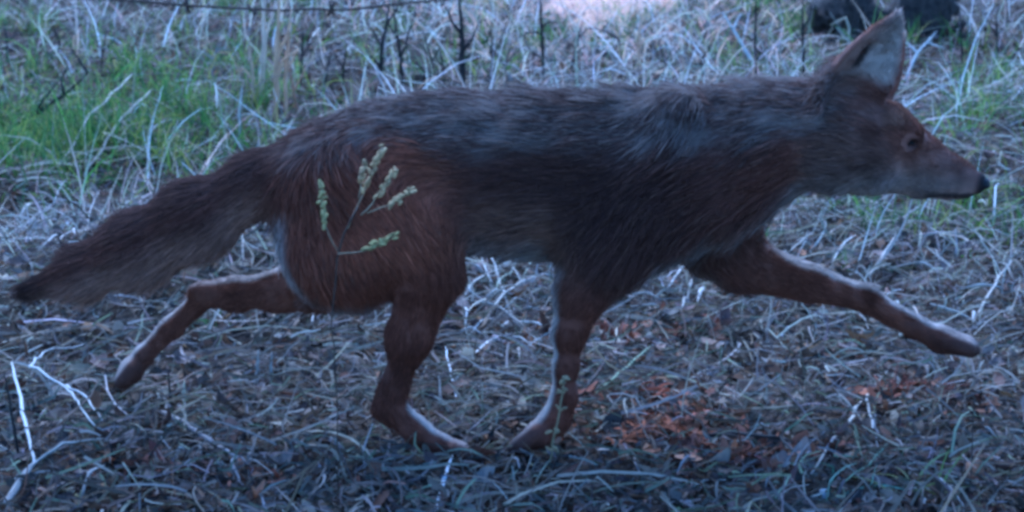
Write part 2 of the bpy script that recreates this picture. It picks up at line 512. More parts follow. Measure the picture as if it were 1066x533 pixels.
def prim(q, P):
    a, b = q['a'], q['b']
    ab = b - a
    t = np.clip(((P - a) @ ab) / (ab @ ab), 0, 1)
    c = a + t[:, None] * ab
    k = q['ka'] + (q['kb'] - q['ka']) * t
    rr = q['ra'] + (q['rb'] - q['ra']) * t
    v = P - c
    v = v * np.stack([np.ones_like(k), 1 / k, np.ones_like(k)], -1)
    return (np.linalg.norm(v, axis=1) - rr) * np.where(k < 1, k * .5 + .5, 1)

# ears: a hollowed leaf of skin either side of the skull
def ear_frame(side):
    base = np.array(at(886, 98, side * .040)); tip = np.array(at(934, 12, -.078) if side < 0 else at(940, 34, .07))
    ax = norm(tip - base); L = np.linalg.norm(tip - base)
    out = norm(np.array([.32, side * 1.0, -.05])); out = norm(out - ax * (out @ ax))    # where the opening faces
    w = np.cross(ax, out)
    return base, ax, out, w, L

def ear_field(P, side):
    base, ax, out, w, L = ear_frame(side)
    v = P - base
    t = v @ ax / L; s = v @ w; n = v @ out
    tt = np.clip(t, -.25, 1)
    half = np.interp(tt, [-.25, 0, .25, .5, .75, .9, 1.0], [.032, .049, .050, .042, .027, .014, .003])
    cup = .030 * np.clip(1 - t, 0, 1)                       # how far the middle is dished backwards
    surf = n + cup * np.clip(1 - (s / np.maximum(half, .004)) ** 2, 0, 1) - .004
    th = np.interp(tt, [-.25, 0, 1], [.012, .0075, .0048])
    d = np.maximum(np.abs(surf) - th, np.abs(s) - half)
    return np.maximum(d, np.maximum(t - 1, -.25 - t) * L)

CELL = .0042
allp = np.array([q['a'] for q in PR] + [q['b'] for q in PR] + [ear_frame(e)[0] + ear_frame(e)[1] * ear_frame(e)[4] for e in (-1, 1)])
lo = allp.min(0) - .14; hi = allp.max(0) + .12
lo[1] = -.15; hi[1] = .15
shape = np.ceil((hi - lo) / CELL).astype(int)
axs = [lo[i] + CELL * np.arange(shape[i]) for i in range(3)]
GP = np.stack(np.meshgrid(*axs, indexing='ij'), -1).reshape(-1, 3)
D = np.full(len(GP), 1e3, np.float32)
Dg = D.reshape(shape)
def box_slice(lo_, hi_):
    return tuple(slice(max(0, int((lo_[i] - lo[i]) / CELL)), min(shape[i], int((hi_[i] - lo[i]) / CELL) + 2)) for i in range(3))
GPg = GP.reshape(*shape, 3)
for q in PR:
    rm = max(q['ra'], q['rb']) * 1.25 + .05
    s = box_slice(np.minimum(q['a'], q['b']) - rm, np.maximum(q['a'], q['b']) + rm)
    sub = GPg[s]; d = prim(q, sub.reshape(-1, 3)).reshape(sub.shape[:3])
    D0 = Dg[s]; k = q['k']
    h = np.clip(.5 + .5 * (D0 - d) / k, 0, 1)
    Dg[s] = np.where(D0 > 1, d, D0 * (1 - h) + d * h - k * h * (1 - h))
for side in (-1, 1):
    base, ax, out, w, L = ear_frame(side)
    c = base + ax * L * .45
    s = box_slice(c - .12, c + .12)
    sub = GPg[s]; d = ear_field(sub.reshape(-1, 3), side).reshape(sub.shape[:3])
    D0 = Dg[s]; k = .008
    h = np.clip(.5 + .5 * (D0 - d) / k, 0, 1)
    Dg[s] = D0 * (1 - h) + d * h - k * h * (1 - h)
# ear canals
for side in (-1, 1):
    base, ax, out, w, L = ear_frame(side)
    for tc in np.linspace(.24, .56, 9):
        e = base + ax * L * tc - w * side * (-.010 + .004 * tc) + out * (-.003)
        rc = .0085 - .006 * abs(tc - .38)
        s = box_slice(e - .03, e + .03)
        sub = GPg[s]; d = np.linalg.norm(sub - e, axis=-1) - rc
        k = .003; D0 = Dg[s]; h = np.clip(.5 - .5 * (D0 + d) / k, 0, 1)
        Dg[s] = D0 * (1 - h) - d * h + k * h * (1 - h)
# eye sockets
for side in (-1, 1):
    e = np.array(at(948, 148, side * .040))
    s = box_slice(e - .03, e + .03)
    sub = GPg[s]; d = np.linalg.norm((sub - e) * np.array([.85, 1, 1.5]), axis=-1) - .0085
    k = .006; D0 = Dg[s]; h = np.clip(.5 - .5 * (D0 + d) / k, 0, 1)
    Dg[s] = D0 * (1 - h) - d * h + k * h * (1 - h)

def surface_nets(D, lo, cell):
    s = D < 0
    nx, ny, nz = D.shape
    cnt = np.zeros((nx-1, ny-1, nz-1), np.int16); pos = np.zeros((nx-1, ny-1, nz-1, 3), np.float32)
    corners = [(i, j, k) for i in (0, 1) for j in (0, 1) for k in (0, 1)]
    def sl(c): return tuple(slice(c[i], D.shape[i] - 1 + c[i]) for i in range(3))
    for c in corners:
        for axn in range(3):
            if c[axn] == 1: continue
            e = list(c); e[axn] = 1; e = tuple(e)
            d0, d1 = D[sl(c)], D[sl(e)]
            m = (d0 < 0) != (d1 < 0)
            t = np.where(m, d0 / np.where(m, d0 - d1, 1), 0)
            cnt += m
            for a in range(3):
                pos[..., a] += m * ((c[a] + t) if a == axn else c[a])
    act = cnt > 0
    idx = -np.ones(act.shape, np.int64); idx[act] = np.arange(act.sum())
    ijk = np.argwhere(act)
    V = lo + (ijk + pos[act] / cnt[act][:, None]) * cell
    quads = []
    for axn in range(3):
        a1, a2 = [(1, 2), (2, 0), (0, 1)][axn]
        n0 = [slice(None)] * 3; n1 = [slice(None)] * 3
        n0[axn] = slice(0, -1); n1[axn] = slice(1, None)
        cr = s[tuple(n0)] != s[tuple(n1)]
        E = np.argwhere(cr)
        E = E[(E[:, a1] > 0) & (E[:, a2] > 0) & (E[:, a1] < D.shape[a1]-1) & (E[:, a2] < D.shape[a2]-1)]
        ins = s[tuple(E.T)]
        def cellat(o1, o2):
            q = E.copy(); q[:, a1] -= o1; q[:, a2] -= o2
            return idx[tuple(q.T)]
        Q = np.stack([cellat(1, 1), cellat(0, 1), cellat(0, 0), cellat(1, 0)], -1)
        Q[~ins] = Q[~ins][:, ::-1]
        quads.append(Q)
    Q = np.vstack(quads)
    return V, Q[(Q >= 0).all(1)]

BV, BF = surface_nets(Dg, lo, CELL)
# drop stray islands: keep faces in the largest connected piece (cheap label propagation)
lab = np.arange(len(BV))
for _ in range(400):
    m = lab[BF].min(1)
    new = lab.copy(); np.minimum.at(new, BF.ravel(), np.repeat(m, 4))
    new = new[new]
    if (new == lab).all(): break
    lab = new
big = np.bincount(lab).argmax()
BF = BF[(lab[BF] == big).all(1)]
used = np.unique(BF); remap = -np.ones(len(BV), int); remap[used] = np.arange(len(used))
BV = BV[used]; BF = remap[BF]
# light smoothing
def smooth(V, F, it=2, lam=.5):
    for _ in range(it):
        S = np.zeros_like(V); Cn = np.zeros(len(V))
        for a, b in ((0, 1), (1, 2), (2, 3), (3, 0)):
            np.add.at(S, F[:, a], V[F[:, b]]); np.add.at(S, F[:, b], V[F[:, a]])
            np.add.at(Cn, F[:, a], 1); np.add.at(Cn, F[:, b], 1)
        V = V + lam * (S / np.maximum(Cn, 1)[:, None] - V)
    return V
BV = smooth(BV, BF, 2, .45)

# coat: what grows where (the coat's own colour, plus rim light painted on pale edges)
RUF, TAN, PALE = np.array((.165,.056,.028)), np.array((.19,.105,.065)), np.array((.44,.37,.31))
BLK, GRY, DGR = np.array((.020,.013,.011)), np.array((.175,.138,.115)), np.array((.072,.039,.029))
BASEC = {'trunk': DGR*.8+RUF*.2, 'neck': DGR*.5+RUF*.5, 'head': RUF*.5+DGR*.4+GRY*.08, 'muzzle': RUF*.5+DGR*.35+GRY*.12, 'jaw': TAN*.6+PALE*.4, 'cheek': DGR*.35+TAN*.5+GRY*.1,
         'tail': DGR*.7+RUF*.3, 'thigh': RUF*.85+DGR*.15, 'hindleg': RUF*.72+DGR*.28, 'hindfoot': RUF*.7+DGR*.3, 'shoulder': DGR*.75+RUF*.25,
         'foreleg': RUF*.75+DGR*.25, 'forefoot': RUF*.85+DGR*.15, 'toe': DGR*.4+BLK*.6}
def lerp(a, b, t): return a * (1 - t[:, None]) + b * t[:, None]
def sm(x, a, b):
    t = np.clip((x - a) / (b - a), 0, 1); return t * t * (3 - 2 * t)

def coat(P, Nn):
    """blend the nearby primitives: colour, hair direction, hair length, saddle and belly weights"""
    W = np.zeros(len(P)); C = np.zeros((len(P), 3)); Fl = np.zeros((len(P), 3)); H = np.zeros(len(P))
    TR = np.zeros(len(P)); TL = np.zeros(len(P)); LG = np.zeros(len(P)); BK = np.zeros(len(P)); PE = np.zeros(len(P))
    for q in PR:
        d = prim(q, P)
        w = np.exp(-np.clip(d, 0, .3) / .010) * (d < .08)
        ab = q['b'] - q['a']; t = np.clip(((P - q['a']) @ ab) / (ab @ ab), 0, 1)
        W += w; C += w[:, None] * BASEC[q['col']]; Fl += w[:, None] * q['flow']; H += w * (q['ha'] + (q['hb'] - q['ha']) * t)
        if q['col'] in ('trunk', 'neck', 'shoulder', 'thigh'): TR += w
        if q['pale'] is not None: PE += w * (sm(Nn @ q['pale'], .62, .92) if q['col'] == 'thigh' else sm(Nn @ q['pale'], .62, .92))
        if q['col'] == 'tail': TL += w
        if q['col'] in ('hindleg', 'hindfoot', 'foreleg', 'forefoot'):
            LG += w
    W = np.maximum(W, 1e-6)
    C /= W[:, None]; H /= W; TR /= W; TL /= W; LG /= W; PE /= W
    up = Nn[:, 2]
    nz = vnoise(P, 18, 5) * .35 + vnoise(P, 45, 6) * .25
    # grey saddle on the back, pale belly and inner legs
    zrel = (P[:, 2] - .41) / .11
    sad = sm(zrel + .35 * up + nz * .6, .30, 1.0) * TR
    C = lerp(C, GRY * .5 + DGR * .5, sad * .65)
    ruf = sm(-P[:, 0], .02, .14) * (1 - sm(-P[:, 0], .16, .34)) * TR * sm(zrel + nz, -1.4, -.9) * (1 - sm(zrel + nz, .2, .7))
    C = lerp(C, RUF * 1.5 + TAN * .2, np.clip(ruf * (.8 + nz), 0, .95))
    dark = np.exp(-(((P[:, 0] - .13) / .16) ** 2 + ((P[:, 2] - .40) / .10) ** 2)) * TR
    C = lerp(C, BLK * 1.3, np.clip(dark * .6 + nz * .25 * dark, 0, 1))
    low = sm(-zrel - .3 * up + nz * .5, .1, .8) * TR * sm(P[:, 0], -.12, -.02) * (1 - sm(P[:, 0], .05, .12))
    C = lerp(C, TAN * .95, low * .55)
    belly = sm(-up, .45, .95) * TR * (1 - LG)
    C = lerp(C, PALE * .5, belly * .75)
    inner = LG * sm(np.where(P[:, 1] > 0, -Nn[:, 1], Nn[:, 1]), .1, .8)
    C = lerp(C, TAN, inner * .1)
    C = C * (1 - LG * (.22 - .5 * np.clip(nz, -.5, .5)))[:, None] * (1 + .35 * nz * (1 - LG))[:, None]
    C = lerp(C, PALE * .95, np.clip(PE * 1.2, 0, 1) * .8)  # pale fur on leg and buttock edges, with backlit rims painted in
    # tail: dark above, tawny below, black tip
    C = lerp(C, BLK * 1.8 + GRY * .1, TL * sm(up + nz * .5, .1, .8) * .6)
    C = lerp(C, TAN * 1.1 + RUF * .3 + PALE * .12, TL * sm(-up + nz * .4, -.35, .55) * .85)
    C = lerp(C, BLK, TL * sm(-P[:, 0], .60, .68) * .85)
    return C, norm(Fl), H, sad, TL, belly

def vnormals(V, F):
    n = np.cross(V[F[:, 2]] - V[F[:, 0]], V[F[:, 3]] - V[F[:, 1]])
    N = np.zeros_like(V)
    for k in range(4): np.add.at(N, F[:, k], n)
    return norm(N)
BN = vnormals(BV, BF)
C0, FL0, H0, SAD0, TL0, BEL0 = coat(BV, BN)
# ears, lips, nose leather
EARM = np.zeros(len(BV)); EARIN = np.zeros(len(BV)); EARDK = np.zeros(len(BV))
for side in (-1, 1):
    base, ax, out, w, L = ear_frame(side)
    v = BV - base; t = v @ ax / L; s_ = np.abs(v @ w); nn = v @ out
    m = sm(t, .12, .3) * (s_ < .055) * (np.abs(nn) < .04) * (BV[:, 1] * side > .012)
    EARM = np.maximum(EARM, m)
    face = sm(BN @ out, -.35, .05)
    rim = sm(s_ / np.interp(t, [-.25, 0, .25, .5, .75, .9, 1.0], [.032, .049, .050, .042, .027, .014, .004]), .72, .95)
    EARIN = np.maximum(EARIN, m * face * (1 - .6 * rim))
    front = -side * (v @ w)
    EARIN = EARIN * np.where(BV[:, 1] * side > 0, .35 + .65 * sm(front, -.022, .012), 1)
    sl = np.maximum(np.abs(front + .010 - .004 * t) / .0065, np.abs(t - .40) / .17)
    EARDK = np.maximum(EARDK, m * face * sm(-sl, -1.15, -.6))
    FL0 = lerp(FL0, ax[None] + 0 * FL0, m)
C0 = lerp(C0, RUF * .85 + DGR * .3, EARM)
C0 = lerp(C0, PALE * .95, EARIN * .92)
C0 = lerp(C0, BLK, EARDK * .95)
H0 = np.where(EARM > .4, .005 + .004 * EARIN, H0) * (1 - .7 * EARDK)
lip = np.array(at(1008, 203, -.02))
mouth0, mouth1 = np.array(at(1014, 203, 0)), np.array(at(966, 199, 0))
mv = mouth1 - mouth0; tt = np.clip(((BV - mouth0) @ mv) / (mv @ mv), 0, 1)
md = (BV - (mouth0 + tt[:, None] * mv)) * np.array([1, 0, 1]); md = np.linalg.norm(md, axis=1)
C0 = lerp(C0, BLK, (md < .004) * (np.abs(BV[:, 1]) < .05) * .9)
# pale cheek and throat, grey muzzle side
thr = np.exp(-(((BV[:, 0] - at(905, 188, 0)[0]) / .07) ** 2 + ((BV[:, 2] - at(905, 186, 0)[2]) / .022) ** 2))
C0 = lerp(C0, PALE * .42 + TAN * .3, thr * .9)
chk = np.exp(-(((BV[:, 0] - at(972, 190, 0)[0]) / .045) ** 2 + ((BV[:, 2] - at(972, 190, 0)[2]) / .012) ** 2))
C0 = lerp(C0, PALE * .25 + TAN * .5, chk * .6)
brow = np.exp(-(((BV[:, 0] - at(932, 122, -.04)[0]) / .020) ** 2 + ((BV[:, 2] - at(932, 122, -.04)[2]) / .012) ** 2))
C0 = lerp(C0, TAN * 1.4, brow * .6)
head_m = sm(BV[:, 0], at(860, 150, 0)[0], at(900, 150, 0)[0])
C0 = C0 * (1 + head_m * .5 * (vnoise(BV, 70, 41) * .6 + vnoise(BV, 170, 42) * .4))[:, None]
C0 = np.clip(C0, .003, .9)
eyep = np.array(at(948, 148, -.035))
ed = np.linalg.norm((BV - eyep) * np.array([1, .4, 1]), axis=1)
C0 = lerp(C0, BLK, sm(-ed, -.014, -.007) * (BV[:, 1] < 0) * .5)
H0 = H0 * np.where(ed < .014, .3, 1)
nosep = np.array(at(1025, 191, 0))
nd = np.linalg.norm(BV - nosep, axis=1)
C0 = lerp(C0, BLK * .7, sm(-nd, -.024, -.015))
BARE = nd < .019

M_SKIN = mat_blade('coyote_skin', 0.0, 0.8, 0.8)
coyote = empty('coyote', (at(520, 480, 0)[0], 0, 0))
tag(coyote, 'brown and grey coyote trotting to the right across the dry litter', 'coyote')
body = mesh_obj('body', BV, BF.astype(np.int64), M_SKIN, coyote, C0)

# fur
def hair(nh, seed):
    r = np.random.default_rng(seed)
    T = np.vstack([BF[:, [0, 1, 2]], BF[:, [0, 2, 3]]])
    A = np.linalg.norm(np.cross(BV[T[:, 1]] - BV[T[:, 0]], BV[T[:, 2]] - BV[T[:, 0]]), axis=1)
    ok = ~BARE[T].any(1)
    A = A * ok * (1 + 1.2 * (H0[T].mean(1) < .015))
    ti = r.choice(len(T), nh, p=A / A.sum())
    u, v = r.random(nh), r.random(nh); f = u + v > 1; u[f], v[f] = 1 - u[f], 1 - v[f]
    w = np.stack([1 - u - v, u, v], -1)[..., None]
    def itp(X):
        X = X if X.ndim > 1 else X[:, None]
        return (X[T[ti]] * w).sum(1)
    P, N, C, FLw = itp(BV), norm(itp(BN)), itp(C0), norm(itp(FL0))
    H, S, TLw, BE = itp(H0)[:, 0], itp(SAD0)[:, 0], itp(TL0)[:, 0], itp(BEL0)[:, 0]
    tang = norm(FLw - N * np.sum(FLw * N, 1, keepdims=True))
    # clumping: a shared swirl makes the coat break into locks
    swirl = np.stack([vnoise(P, 60, 91), vnoise(P, 60, 92), vnoise(P, 60, 93)], -1)
    swirl2 = np.stack([vnoise(P, 170, 94), vnoise(P, 170, 95), vnoise(P, 170, 96)], -1)
    lift = .26 + .22 * r.random(nh) - .06 * TLw + .12 * sm(H, .03, .05)
    d = norm(tang + N * lift[:, None] + .22 * (1 - .9 * TLw)[:, None] * swirl + .17 * (1 - .6 * TLw)[:, None] * swirl2 + r.normal(0, .09, (nh, 3)))
    Ln = H * np.exp(r.normal(0, .22, nh)) * (1 + .25 * (1 - .7 * TLw) * vnoise(P, 50, 97))
    gd = (r.random(nh) < .10) & (H > .019) & (TLw < .3)
    Ln = np.where(gd, Ln * 1.35, Ln)
    Ln = np.clip(Ln, .0025, .085)
    K = 5
    pts = [P - N * .0015]
    dd = d.copy(); p = P - N * .0015
    for k in range(1, K):
        p = p + dd * (Ln / (K - 1))[:, None]
        pts.append(p)
        dd = norm(dd + tang * .22 - N * .05 + np.array([0, 0, -.05]) + r.normal(0, .05, (nh, 3)))
    PT = np.stack(pts, 1)
    jit = np.exp(r.normal(0, .28, nh))[:, None]
    cb = C * jit
    COL = np.repeat(cb[:, None], K, 1)
    # agouti guard hairs on the saddle: pale band, dark tip; some locks greyer than others
    lock = vnoise(P * np.array([.4, 1, 1]), 110, 98) + .8 * vnoise(P * np.array([.5, 1, 1]), 190, 99)
    guard = (r.random(nh) < np.clip(.25 + .5 * S, 0, 1)) & (H > .018)
    pal = sm(lock + r.normal(0, .3, nh), .15, .8) * np.clip(S * 1.2, 0, 1)
    for k in range(K):
        f = k / (K - 1)
        tipc = np.where((r.random(nh) < .5)[:, None], BLK * 1.2, GRY * 1.4 * S[:, None] + TAN * .8 * (1 - S[:, None]))
        tw = guard * (.85 if f > .6 else .0)
        COL[:, k] = COL[:, k] * (1 - tw[:, None]) + tipc * tw[:, None]
        pw = pal * (.75 if .3 < f < .95 else .3)
        COL[:, k] = COL[:, k] * (1 - pw[:, None]) + (GRY * 1.45) * pw[:, None]
    rad = np.stack([np.full(nh, .00036), np.full(nh, .0004), np.full(nh, .00036), np.full(nh, .00026), np.full(nh, .00008)], 1)
    rad = rad * np.where(gd, 1.5, 1.0)[:, None]
    return PT, COL, rad

PT, COL, RAD = hair(300000, 7)
hc = bpy.data.hair_curves.new('fur')
nh, K = PT.shape[:2]
hc.add_curves([K] * nh)
org = np.array(coyote.location)
hc.position_data.foreach_set('vector', (PT - org).astype(np.float32).ravel())
ra = hc.attributes.get('radius') or hc.attributes.new('radius', 'FLOAT', 'POINT')
ra.data.foreach_set('value', RAD.astype(np.float32).ravel())
ca = hc.attributes.new('tint', 'FLOAT_COLOR', 'POINT')
cc = np.ones((nh * K, 4), np.float32); cc[:, :3] = np.clip(COL.reshape(-1, 3), .003, .9)
ca.data.foreach_set('color', cc.ravel())
M_FUR, nt = new_mat('coyote_fur')
a_ = nt.nodes.new('ShaderNodeAttribute'); a_.attribute_name = 'tint'
df = nt.nodes.new('ShaderNodeBsdfDiffuse'); tr = nt.nodes.new('ShaderNodeBsdfTranslucent'); gl = nt.nodes.new('ShaderNodeBsdfGlossy')
gl.inputs['Roughness'].default_value = .45; gl.inputs['Color'].default_value = (.5, .5, .5, 1)
nt.links.new(a_.outputs['Color'], df.inputs['Color']); nt.links.new(a_.outputs['Color'], tr.inputs['Color'])
m1 = nt.nodes.new('ShaderNodeMixShader'); m1.inputs[0].default_value = .3
nt.links.new(df.outputs[0], m1.inputs[1]); nt.links.new(tr.outputs[0], m1.inputs[2])
m2 = nt.nodes.new('ShaderNodeMixShader'); m2.inputs[0].default_value = .008
nt.links.new(m1.outputs[0], m2.inputs[1]); nt.links.new(gl.outputs[0], m2.inputs[2])
om = nt.nodes.new('ShaderNodeOutputMaterial'); nt.links.new(m2.outputs[0], om.inputs[0])
hc.materials.append(M_FUR)
fur = link(bpy.data.objects.new('fur', hc)); fur.parent = coyote

M_CLAW = mat_noise('claw', (.02, .016, .013), (.05, .04, .032), 80, .5, 0, 2, .3)
# eyes and nose
M_EYE = mat_noise('eye', (.004, .003, .002), (.014, .008, .004), 90, .35, 0, 2, .25)
M_NOSE = mat_noise('nose_leather', (.006, .006, .007), (.014, .013, .014), 300, .65, .3, 2, .2)
def ball(c, rx, ry, rz, nu=14, nv=9):
    V, F = [], []
    for j in range(nv + 1):
        th = math.pi * j / nv
        for i in range(nu):
            ph = 2 * math.pi * i / nu
            V.append((c[0] + rx * math.sin(th) * math.cos(ph), c[1] + ry * math.sin(th) * math.sin(ph), c[2] + rz * math.cos(th)))
    for j in range(nv):
        for i in range(nu):
            k = (i + 1) % nu
            F.append((j*nu+i, (j+1)*nu+i, (j+1)*nu+k, j*nu+k))
    return np.array(V), F
for side in (-1, 1):
    e = at(948, 148, side * .030)
    V, F = ball(e, .0085, .0078, .0042)
    mesh_obj('eye', V, F, M_EYE, coyote)
for (q0, q1, Yc) in CLAWS:
    P = np.array([at(*q0, Yc), (np.array(at(*q0, Yc)) + np.array(at(*q1, Yc))) / 2 + (0, 0, .0025), at(*q1, Yc)])
    V, F, C = tube(P, (.0032, .0024, .0006), 6, (.03,) * 3, .03, 3); mesh_obj('claw', V, F, M_CLAW, coyote)
c = at(1023, 190, 0)
V, F = ball(c, .0105, .0115, .0095, 18, 12)
V[:, 2] += np.where(V[:, 0] > c[0], -.25 * (V[:, 0] - c[0]), 0)          # nose slopes under at the front
for side in (-1, 1):                                                    # nostril notches
    q = np.array([c[0] + .009, c[1] + side * .008, c[2] - .001]); dq = np.linalg.norm(V - q, axis=1)
    V -= norm(V - c) * (np.clip(1 - dq / .005, 0, 1) * .003)[:, None]
mesh_obj('nose', V, F, M_NOSE, coyote)

# ------------------------------------------------------------------ single stalks, twigs and weeds one can point at
PALEC, WHITEC, TANC, GRNC, DARKC, REDC, GREYC = (.34,.30,.24), (.44,.40,.34), (.30,.21,.13), (.24,.27,.15), (.022,.018,.016), (.22,.075,.03), (.26,.24,.21)
_seed = [100]
def path(pts, mode):
    """photo points -> points of the place. lie: on the ground (third number lifts it). stand: rooted at the first point, the rest above it"""
    out = []
    if mode == 'lie':
        for q in pts:
            out.append(on_ground(q[0], q[1], q[2] if len(q) > 2 else .012))
    else:
        b = on_ground(pts[0][0], pts[0][1], -.01); out.append(b)
        for q in pts[1:]:
            out.append(np.array(at(q[0], q[1], b[1] + (q[2] if len(q) > 2 else 0))))
    return np.array(out)

def stalk(name, label, cat, pts, r_mm, col, mode='lie', twigs=(), group=None, mat=None, parts=True):
    _seed[0] += 1
    sd = _seed[0]
    P = path(pts, mode)
    L = np.linalg.norm(np.diff(P, axis=0), axis=1).sum()
    W = wiggle(P, max(5, 4 * len(P)), L * .0028, sd)
    rr = np.array((r_mm * .75, r_mm, r_mm * .8, r_mm * .25)) / 2000.0 * 1.25
    V, F, C = tube(W, rr, 6, col, .14, sd, .4 if name == 'dry_stalk' else 1)
    if not twigs:
        o = mesh_obj(name, V, F, mat or M_STALK, None, C)
        return tag(o, label, cat, group)
    root = empty(name, P[0])
    mesh_obj('stem', V, F, mat or M_STALK, root, C)
    for i, tw in enumerate(twigs):
        if mode == 'lie':
            T = path(tw, 'lie')
        else:
            T = np.array([at(q[0], q[1], P[0][1] + (q[2] if len(q) > 2 else 0)) for q in tw])
        Tl = np.linalg.norm(np.diff(T, axis=0), axis=1).sum()
        V, F, C = tube(wiggle(T, max(5, 4 * len(T)), Tl * .006, sd * 7 + i), rr[2] * np.array([.9, .35]), 5, col, .14, sd + i)
        mesh_obj('twig', V, F, mat or M_STALK, root, C)
    return tag(root, label, cat, group)

G1 = 'dry stalks lying on the litter'
LIE = [
 ('pale bent grass stalk above the tail, lower of the long diagonal pair', [(60,184,.02),(100,142,.06),(140,110,.08),(215,98,.05)], 5, PALEC),
 ('pale bent grass stalk above the tail, upper of the long diagonal pair', [(88,192,.02),(125,152,.06),(160,122,.07),(192,121,.04)], 5, PALEC),
 ('short pale stalk leaning just above the middle of the tail', [(163,182,.01),(178,160,.04),(187,146,.05)], 4, WHITEC),
 ('long thin pale stalk under the coyote throat pointing down right', [(828,219,.03),(868,238,.03),(910,258,.02)], 3.5, PALEC),
 ('short pale stalk in the bend between chest and raised foreleg', [(822,272,.02),(840,260,.03),(860,253,.02)], 4, PALEC),
 ('broad bleached leaf stalk below the coyote nose', [(983,237,.02),(1012,255,.03),(1045,278,.02)], 8, PALEC),
 ('thin pale stalk at right edge leading down to the raised front paw', [(1051,287,.03),(1028,322,.03),(1010,350,.02)], 5, PALEC),
 ('pale stalk running level to the right edge above the raised paw', [(993,330,.01),(1030,320,.02),(1075,309,.02)], 4, GREYC),
 ('short upright crumb of straw beneath the muzzle', [(969,264,.01),(974,276,.03),(981,288,.01)], 4, PALEC),
 ('long pale stalk slanting up to the raised front paw, lower right', [(842,503,.01),(868,470,.02),(898,431,.02),(933,377,.01)], 4.5, PALEC),
 ('thin stalk crossing the slanting one, pointing straight down, lower right', [(901,425,.02),(908,455,.02),(920,497,.01)], 3.5, GREYC),
 ('level grey straw below the raised foreleg', [(812,383,.01),(855,383,.02),(900,386,.01)], 3.5, GREYC),
 ('arched pale straw right of the brown forefoot, lower middle right', [(704,409,.01),(735,396,.02),(775,394,.01)], 4, PALEC),
 ('bleached straw stub touching the bottom edge at far right', [(976,511,.02),(988,522,.02),(1004,536,.01)], 7, WHITEC),
 ('small white curl of straw near the lower right edge', [(1017,457,.01),(1027,458,.02),(1038,463,.01)], 6, WHITEC),
 ('bright white straw standing between the hind foot and forefoot', [(478,426,.0),(470,405,.02),(464,384,.04)], 4, (.8,.78,.74)),
 ('bright white stem cut by the bottom edge below the hind foot', [(453,540,.01),(460,515,.01),(472,485,.02)], 5, (.74,.72,.68)),
 ('thick greenish stalk right of the standing forefoot', [(618,418,.01),(645,400,.02),(676,379,.03)], 6, GRNC),
 ('pale stalk pointing at the rusty fern beside the forefoot', [(601,473,.01),(630,455,.02),(662,435,.02)], 5, PALEC),
 ('thin green stalk behind the thick one right of the forefoot', [(648,411,.01),(680,400,.02),(716,391,.02)], 3.5, GRNC),
 ('straw under the belly running steeply down, brightest of the lattice', [(511,280,.03),(525,316,.02),(537,347,.01)], 6, WHITEC),
 ('straw under the belly crossing to lower right at the lattice bottom', [(479,317,.01),(518,334,.03),(558,355,.01)], 6, WHITEC),
 ('level straw through the middle of the lattice under the belly', [(497,323,.01),(530,318,.04),(568,314,.02)], 5, PALEC),
 ('straw rising to the right beside the thigh under the belly', [(473,328,.01),(495,308,.03),(516,290,.02)], 5, PALEC),
 ('straw rising to the right in the lattice middle under the belly', [(500,347,.01),(524,322,.03),(551,298,.02)], 5, PALEC),
 ('short straw at the top right of the lattice under the belly', [(530,284,.02),(540,302,.03),(549,320,.01)], 5, WHITEC),
 ('curved straw by the back of the standing foreleg', [(540,352,.01),(556,362,.02),(570,378,.01)], 5, WHITEC),
 ('pale straw slanting between the chest and raised elbow, underneath', [(692,309,.01),(708,297,.03),(726,281,.03)], 6, WHITEC),
 ('second thin straw under the chest left of the raised elbow', [(640,312,.01),(660,303,.02),(688,300,.01)], 4, PALEC),
 ('grey straw reaching from forefoot to the right below the chest', [(650,332,.01),(690,322,.02),(735,318,.01)], 4, GREYC),
 ('pale diagonal straw in shadow behind the raised forearm', [(730,345,.01),(752,332,.02),(778,322,.02)], 4, GREYC),
 ('long grey straw at the bottom edge right of centre', [(700,524,.01),(735,514,.02),(776,508,.01)], 5, PALEC),
 ('short pale twig at the left edge above the corner', [(-6,476,.02),(8,482,.02),(20,484,.01)], 6, PALEC),
 ('thick greenish grey stalk rising from the lower left corner', [(4,536,.01),(34,505,.03),(70,490,.04),(112,477,.03)], 9, GREYC),
 ('grey straw beside the corner stalk, lower left', [(82,533,.01),(95,512,.03),(110,498,.02)], 5, GREYC),
 ('long bent pale stalk behind the wrist of the raised foreleg', [(905,293,.01),(918,281,.03),(932,264,.04)], 5, WHITEC),
]
rl = random.Random(77)
ORD = ['leftmost ', 'second ', 'third ', 'fourth ', 'fifth ', 'sixth ', 'seventh ', 'eighth ', 'ninth ', 'tenth ', 'eleventh ', 'twelfth ', 'thirteenth ', 'fourteenth ', 'fifteenth ', 'sixteenth ', 'seventeenth ', 'eighteenth ']
for (x0, x1, y0, y1, n_, lab) in ((478,570,284,372,18,'from left of the short scattered straws seen under the belly'),
                                  (648,735,292,335,9,'from left of the short scattered straws seen under the chest'),
                                  (20,120,205,275,10,'from left of the short straws on the mound above the tail tip'),
                                  (860,1050,250,345,12,'from left of the short straws on the ground above the raised foreleg')):
    for k in range(n_):
        px, py = x0 + (x1 - x0) * (k + rl.uniform(.1, .9)) / n_, rl.uniform(y0, y1); an = rl.uniform(0, math.pi); ln = rl.uniform(14, 34)
        dx, dy = ln * math.cos(an), ln * math.sin(an) * .55
        LIE.append((ORD[k] + lab, [(px - dx, py - dy, rl.uniform(.005, .03)), (px + rl.uniform(-2, 2), py, .03), (px + dx, py + dy, rl.uniform(.005, .03))], rl.uniform(4, 6.5), (.56, .52, .46) if x0 == 478 else WHITEC if rl.random() < .6 else PALEC))
for lab, pts, rm, col in LIE:
    stalk('dry_stalk', lab, 'stalk', pts, rm, col, 'lie', group=G1)

